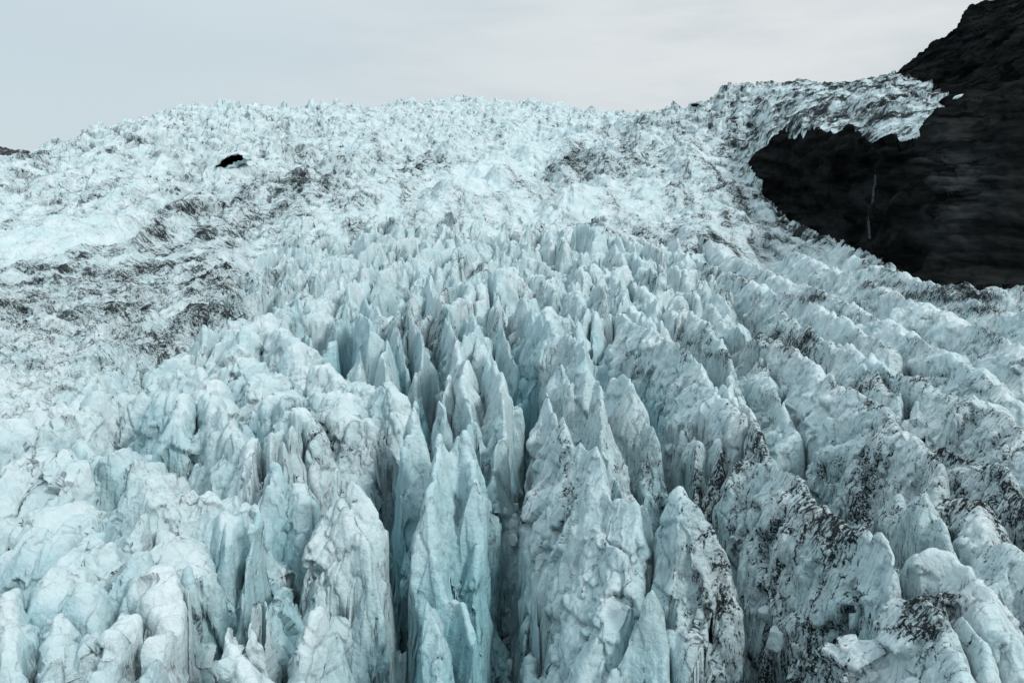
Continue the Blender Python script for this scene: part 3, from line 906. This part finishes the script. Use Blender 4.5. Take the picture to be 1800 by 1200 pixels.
order = np.argsort(ql, kind='stable')
sl = ql[order]
ids, starts = np.unique(sl, return_index=True)
ends = np.append(starts[1:], sl.size)
glacier_parts = []
MIN_FILL = 260
sizes = {}
for i, a, b_ in zip(ids, starts, ends):
    if i >= 100000:
        # size in the frame of each filler, by the area of its cell seen from the drone
        vi = qi[order[a:b_]]
        sizes[i] = (b_ - a)
big_fill = set(sorted(sizes, key=lambda k: -sizes[k])[:MIN_FILL])
for i, a, b_ in zip(ids, starts, ends):
    quads = qi[order[a:b_]]
    if i == -1 or (i >= 100000 and i not in big_fill):
        glacier_parts.append(quads)
    elif i == -2:
        add('mountain', mesh_from(np.sort(quads), 'mountain'), ROCKM, 'black basalt mountain spur with ice hanging over its shoulder', 'mountain', None, 'structure')
    elif i < 100000:
        nm, lb, ct, gr = THINGS[i]
        if len(quads) > 60:
            add(nm, mesh_from(np.sort(quads), nm), ICE, lb, ct, gr)
    else:
        x, y, ln, rr = fill[i - 100000]
        px = x / y * F + CX
        if y < 155:
            lb = 'small ice rib in the crevasses between the large seracs' if px > 520 else 'small pale hummock between the domes of the left foreground'
        elif y < 260:
            lb = 'jagged pale blue serac in the crowded middle rows of the icefield'
        else:
            lb = 'small jagged serac in the farthest crowded rows of the icefield'
        add('ice_pinnacle', mesh_from(np.sort(quads), 'ice_pinnacle'), ICE, lb, 'serac', {'s': 'small seracs'}['s'] + ' ' + lb.split(' in the ')[-1].split(' between ')[-1])
add('glacier', mesh_from(np.sort(np.concatenate(glacier_parts)), 'glacier'), ICE, 'crevassed white and blue glacier tumbling down from the skyline', 'glacier', None, 'structure')
print('meshes', time.time() - T0, len(ids))


# ------------------------------------------------------------------ smaller things of the place
VZ = PZz


def visible(px, py, dmin=30):
    """first surface point met along the line of sight through (px, py)"""
    j = int(np.argmin(np.abs(Ucol - (px - CX) / F)))
    i0 = int(np.searchsorted(Drow, dmin))
    rows = np.nonzero(vpy[i0:, j] <= py)[0]
    i = i0 + int(rows[0])
    return float(PXx[i, j]), float(PYy[i, j]), float(PZz[i, j])


def surf_mesh(name, verts, faces, dirtv=0., freshv=0., smooth=False):
    me = bpy.data.meshes.new(name)
    me.from_pydata([tuple(map(float, v)) for v in verts], [], faces)
    for an, val in (('dirt', dirtv), ('fresh', freshv), ('crease', 0.)):
        a_ = me.attributes.new(an, 'FLOAT', 'POINT')
        a_.data.foreach_set('value', np.full(len(verts), val, f32))
    if smooth:
        me.polygons.foreach_set('use_smooth', [True] * len(me.polygons))
    me.update()
    return me


def blob(name, size, seed, dirtv=.1, freshv=.3, squash=(1, 1, 1), cuts=9):
    """broken lump: a ball cut by random planes, then roughened"""
    r = np.random.default_rng(seed)
    n, m = 26, 18
    vs, fs = [], []
    for a in range(m + 1):
        th = math.pi * a / m
        for b in range(n):
            ph = 2 * math.pi * b / n
            vs.append((math.sin(th) * math.cos(ph), math.sin(th) * math.sin(ph), math.cos(th)))
    vs = np.array(vs)
    for k in range(cuts):
        d = r.normal(size=3)
        d /= np.linalg.norm(d)
        lim = r.uniform(.5, .85)
        dot = vs @ d
        vs = vs - np.outer(np.maximum(dot - lim, 0), d)
    v32 = (vs * 2.2 + seed).astype(f32)
    vs = vs * (1 + .12 * _n3(v32[:, 0], v32[:, 1], v32[:, 2])[:, None])
    vs = vs * size * np.array(squash)
    for a in range(m):
        for b in range(n):
            fs.append((a * n + b, (a + 1) * n + b, (a + 1) * n + (b + 1) % n, a * n + (b + 1) % n))
    return surf_mesh(name, vs, fs, dirtv, freshv)


for k, (px, py, sz, lb) in enumerate([
        (906, 955, 1.0, 'white ice boulder wedged in the narrow chasm left of the huge wedge shaped serac'),
        (915, 872, .95, 'upper lump of the rubble heap in the chasm left of the huge wedge shaped serac'),
        (903, 893, .8, 'grey lump of the rubble heap, just above the wedged white boulder'),
        (888, 905, .7, 'small dirty chunk at the left side of the rubble heap'),
        (893, 1172, .7, 'small ice chunk low in the dark slot at the bottom of the frame'),
        (372, 1158, 1.1, 'cracked ice block at the bottom of the dark pit below the diagonal slab'),
        (402, 1178, .9, 'lower broken block beside the cracked one in the dark pit'),
        (442, 905, .7, 'rounded chunk in the crack beside the cubic white block'),
        (445, 938, .55, 'smaller rounded chunk in the crack below the first'),
        (1365, 1130, 1.2, 'loose ice block in the hollow between the toothed fins and the long ridge'),
        (1340, 1080, 1.0, 'tumbled ice block perched over the hollow at the foot of the long ridge'),
        (1175, 800, 1.2, 'knobby ice chunk in the gap under the hooked crest')]):
    x, y, z = visible(px, py)
    me = blob('ice_boulder', sz, 50 + k, .12, .25, (1, .9, .85))
    o = add('ice_boulder', me, ICE, lb, 'ice boulder', 'ice boulders fallen into the crevasses')
    o.location = (x, y - .2, z + .25)
    o.rotation_euler = (k * .7, k * 1.3, k * 2.1)

# black boulder on the right skyline
x, y, z = visible(1224, 190)
o = add('boulder', blob('boulder', 4.0, 91, 0, 0, (1.6, 1, .7)), ROCKM, 'small black boulder on the skyline of the right ice ridge', 'boulder')
o.location = (x, y, z + 3.0)
# snow left on the rock beyond the tip of the ice tongue
x, y, z = visible(1690, 170)
o = add('snow_patch', blob('snow_patch', 2.4, 93, .12, 0, (1.9, 1, .55)), ICE, 'lone pale snow patch on the black slope beyond the ice tongue', 'snow patch')
o.location = (x, y - .5, z)
o.rotation_euler = (0, math.radians(-18), 0)

# waterfall: a thin broken strand down the rock wall
WATER = new_mat('falling_water')
WATER[2].inputs['Base Color'].default_value = (.038, .045, .047, 1)
WATER[2].inputs['Roughness'].default_value = .9
WATER[2].inputs['Specular IOR Level'].default_value = .05
pts = [(1546, 284), (1546, 296), (1542, 308), (1541, 322), (1538, 332), (1537, 346), (1536, 358), (1535, 372), (1531, 380), (1529, 392), (1530, 404), (1531, 420)]
I0F = int(np.searchsorted(Drow, 250))
jf_ = lambda p_: int(np.argmin(np.abs(Ucol - (p_ - CX) / F)))
vs, fs = [], []
for k in range(len(pts) * 14 - 13):
    t = k / 14
    a = min(int(t), len(pts) - 2)
    px = pts[a][0] + (pts[a + 1][0] - pts[a][0]) * (t - a)
    py = pts[a][1] + (pts[a + 1][1] - pts[a][1]) * (t - a)
    y = visible(px, py, 200)[1] - 3.6
    x, z = (px - CX) / F * y, (HZ - py) / F * y
    wd = .06 + .05 * float(n1(np.array([t * 2.3]), 3)[0]) + .06 * random.random()
    for dx, dy in ((-wd, 0), (wd, 0), (wd * .8, 2.5), (-wd * .8, 2.5)):
        vs.append((x + dx, y + dy, z))
    if k:
        b_ = (k - 1) * 4
        for q_ in range(4):
            fs.append((b_ + q_, b_ + (q_ + 1) % 4, b_ + 4 + (q_ + 1) % 4, b_ + 4 + q_))
fs += [(3, 2, 1, 0), tuple(len(vs) - 4 + q_ for q_ in range(4))]
add('waterfall', surf_mesh('waterfall', vs, fs), WATER[0], 'thin grey thread of a waterfall down the black rock wall', 'waterfall')

# the ice cave: a slanting arch in the upper left slope with a dark hollow behind it
cx_, cy_, cz_ = visible(400, 296, 500)
sc_ = cy_ / F
outline = [(-25, 15), (-18, 5), (-11, -4), (-3, -10), (6, -14), (16, -16), (24, -13), (27, -7), (20, -5), (11, -1), (3, 4), (-7, 9), (-16, 14)]
outline = [(a * sc_, -b * sc_) for a, b in outline]      # metres, x right, z up
NO = len(outline) * 5
op = []
for k in range(NO):
    a, t = divmod(k, 5)
    p, q2 = outline[a], outline[(a + 1) % len(outline)]
    op.append((p[0] + (q2[0] - p[0]) * t / 5, p[1] + (q2[1] - p[1]) * t / 5))
op = np.array(op)
mid = op.mean(0)


def rings(spec, seed, amp):
    vs, fs = [], []
    for r_, (scl, off, y_) in enumerate(spec):
        d_ = op - mid
        l_ = np.linalg.norm(d_, axis=1)[:, None]
        p = mid + d_ * scl + d_ / l_ * off
        nz_ = _n3(np.float32(p[:, 0] / 3 + seed), np.full(NO, y_ / 3, f32), np.float32(p[:, 1] / 3))
        for k in range(NO):
            vs.append((cx_ + p[k, 0] + nz_[k] * amp, cy_ + y_ + nz_[(k + 7) % NO] * amp, cz_ + 3.2 + p[k, 1] + nz_[(k + 3) % NO] * amp))
        if r_:
            b_ = (r_ - 1) * NO
            for k in range(NO):
                fs.append((b_ + k, b_ + (k + 1) % NO, b_ + NO + (k + 1) % NO, b_ + NO + k))
    return vs, fs


root = bpy.data.objects.new('ice_cave', None)
COL.objects.link(root)
root['label'], root['category'] = 'dark slanting cave mouth under a lip of dirty white ice on the upper left slope', 'ice cave'
vs, fs = rings([(1, 0, -1.2), (1, .6, -1.6), (1, 1.6, -1.0), (1, 2.6, 1.5), (1, 3.2, 5), (1, 2.6, 12), (1, 0, 18)], 3, 1.6)
lip = add('lip', surf_mesh('lip', vs, fs, .16, .1, True), ICE)
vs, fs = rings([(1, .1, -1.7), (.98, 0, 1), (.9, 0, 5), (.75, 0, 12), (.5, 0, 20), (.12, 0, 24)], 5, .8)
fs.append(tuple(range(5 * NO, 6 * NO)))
hol = add('hollow', surf_mesh('hollow', vs, fs, 0, 0, True), ROCKM)  # black rock colour stands in for the darkness inside the cave
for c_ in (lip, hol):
    c_.parent = root

# far dark mountain beyond the left skyline
MT = new_mat('snow_streaked_rock')
nt = MT[1]
geo = node(nt, 'ShaderNodeNewGeometry')
nn = noise(nt, geo.outputs['Position'], .035, 8, .72)
colm = mix(nt, mrange(nt, nn, .52, .60), (.012, .015, .017), (.30, .33, .35))
nt.links.new(colm, MT[2].inputs['Base Color'])
MT[2].inputs['Roughness'].default_value = .9
prof = [(-420, 236), (-300, 222), (-180, 232), (-90, 246), (-40, 252), (0, 257), (18, 262), (30, 265), (40, 262), (52, 268), (66, 280), (90, 300), (130, 330)]
nx_, ny_ = 220, 40
xs_ = np.linspace(-420, 130, nx_)
top_ = np.interp(xs_, [p[0] for p in prof], [p[1] for p in prof]) + 2.2 * n1(xs_ / 9, 4) + 1.2 * n1(xs_ / 3.5, 5)
D0 = 2500.
vs, fs = [], []
for b in range(ny_):
    t = b / (ny_ - 1)
    dd_ = D0 - 500 * (1 - t) if t < 1 else D0
    for a in range(nx_):
        zt = (HZ - top_[a]) / F * D0
        zz_ = -60 + (zt + 60) * t ** .8
        jj = 14 * float(_n2(np.array([a / 9.], f32), np.array([b / 5.], f32))[0]) * math.sin(math.pi * t)
        vs.append(((xs_[a] - CX) / F * D0 + jj, dd_ + jj, zz_ + jj * .6))
base_ = len(vs)
for a in range(nx_):
    vs.append(((xs_[a] - CX) / F * D0, D0 + 500, -60))
for b in range(ny_):
    for a in range(nx_ - 1):
        fs.append((b * nx_ + a, b * nx_ + a + 1, (b + 1) * nx_ + a + 1, (b + 1) * nx_ + a))
add('distant_mountain', surf_mesh('distant_mountain', vs, fs), MT[0], 'far dark mountain with thin snow streaks at the left edge', 'mountain', None, 'structure')

# ------------------------------------------------------------------ camera, sky, sun
cam = bpy.data.cameras.new('camera')
co = bpy.data.objects.new('camera', cam)
COL.objects.link(co)
cam.sensor_width = 36
cam.lens = 36 * F / 1800
cam.shift_y = -(600 - HZ) / 1800
cam.clip_start, cam.clip_end = .5, 20000
co.rotation_euler = (math.pi / 2, 0, 0)
scene.camera = co

SUN_EL, SUN_AZ = 36, 136       # azimuth from +y (view direction), negative to the left
sun = bpy.data.lights.new('sun', 'SUN')
so = bpy.data.objects.new('sun', sun)
COL.objects.link(so)
sun.energy, sun.angle, sun.color = 1.5, math.radians(11), (1, .965, .92)
so.rotation_euler = (math.radians(90 - SUN_EL), 0, math.radians(-SUN_AZ + 0) + 0)
so.rotation_euler = (math.radians(90 - SUN_EL), 0, math.radians(180 - SUN_AZ))

w = bpy.data.worlds.new('World')
scene.world = w
w.use_nodes = True
nt = w.node_tree
nt.nodes.clear()
out = node(nt, 'ShaderNodeOutputWorld')
bg = node(nt, 'ShaderNodeBackground')
skyt = node(nt, 'ShaderNodeTexSky', sky_type='NISHITA', sun_disc=False, sun_elevation=math.radians(SUN_EL), sun_rotation=math.radians(SUN_AZ))
tc = node(nt, 'ShaderNodeTexCoord')
gen = tc.outputs['Generated']
sep = node(nt, 'ShaderNodeSeparateXYZ')
nt.links.new(gen, sep.inputs[0])
mp = node(nt, 'ShaderNodeMapping')
mp.inputs['Scale'].default_value = (1.0, 1.0, 4.5)
mp.inputs['Rotation'].default_value = (0, math.radians(-7), 0)
nt.links.new(gen, mp.inputs['Vector'])
c1 = noise(nt, mp.outputs[0], 2.3, 7, .55)
cl = mix(nt, mrange(nt, c1, .36, .66), (4.9, 5.35, 5.6), (6.1, 6.3, 6.35))
cl = mix(nt, mrange(nt, sep.outputs[0], -.6, .35), mix(nt, .0, (4.7, 5.5, 5.9), (1, 1, 1)), cl)
zen = mrange(nt, sep.outputs[2], .16, .95, 1.0, 2.1)
vm = node(nt, 'ShaderNodeVectorMath', operation='SCALE')
nt.links.new(cl, vm.inputs[0])
nt.links.new(zen, vm.inputs['Scale'])
fin = mix(nt, .95, skyt.outputs[0], vm.outputs[0])
nt.links.new(fin, bg.inputs['Color'])
bg.inputs['Strength'].default_value = .089
nt.links.new(bg.outputs[0], out.inputs[0])

scene.view_settings.view_transform = 'Standard'
scene.view_settings.look = 'None'
scene.view_settings.exposure = .49
scene.view_settings.gamma = 1
print('done', time.time() - T0)
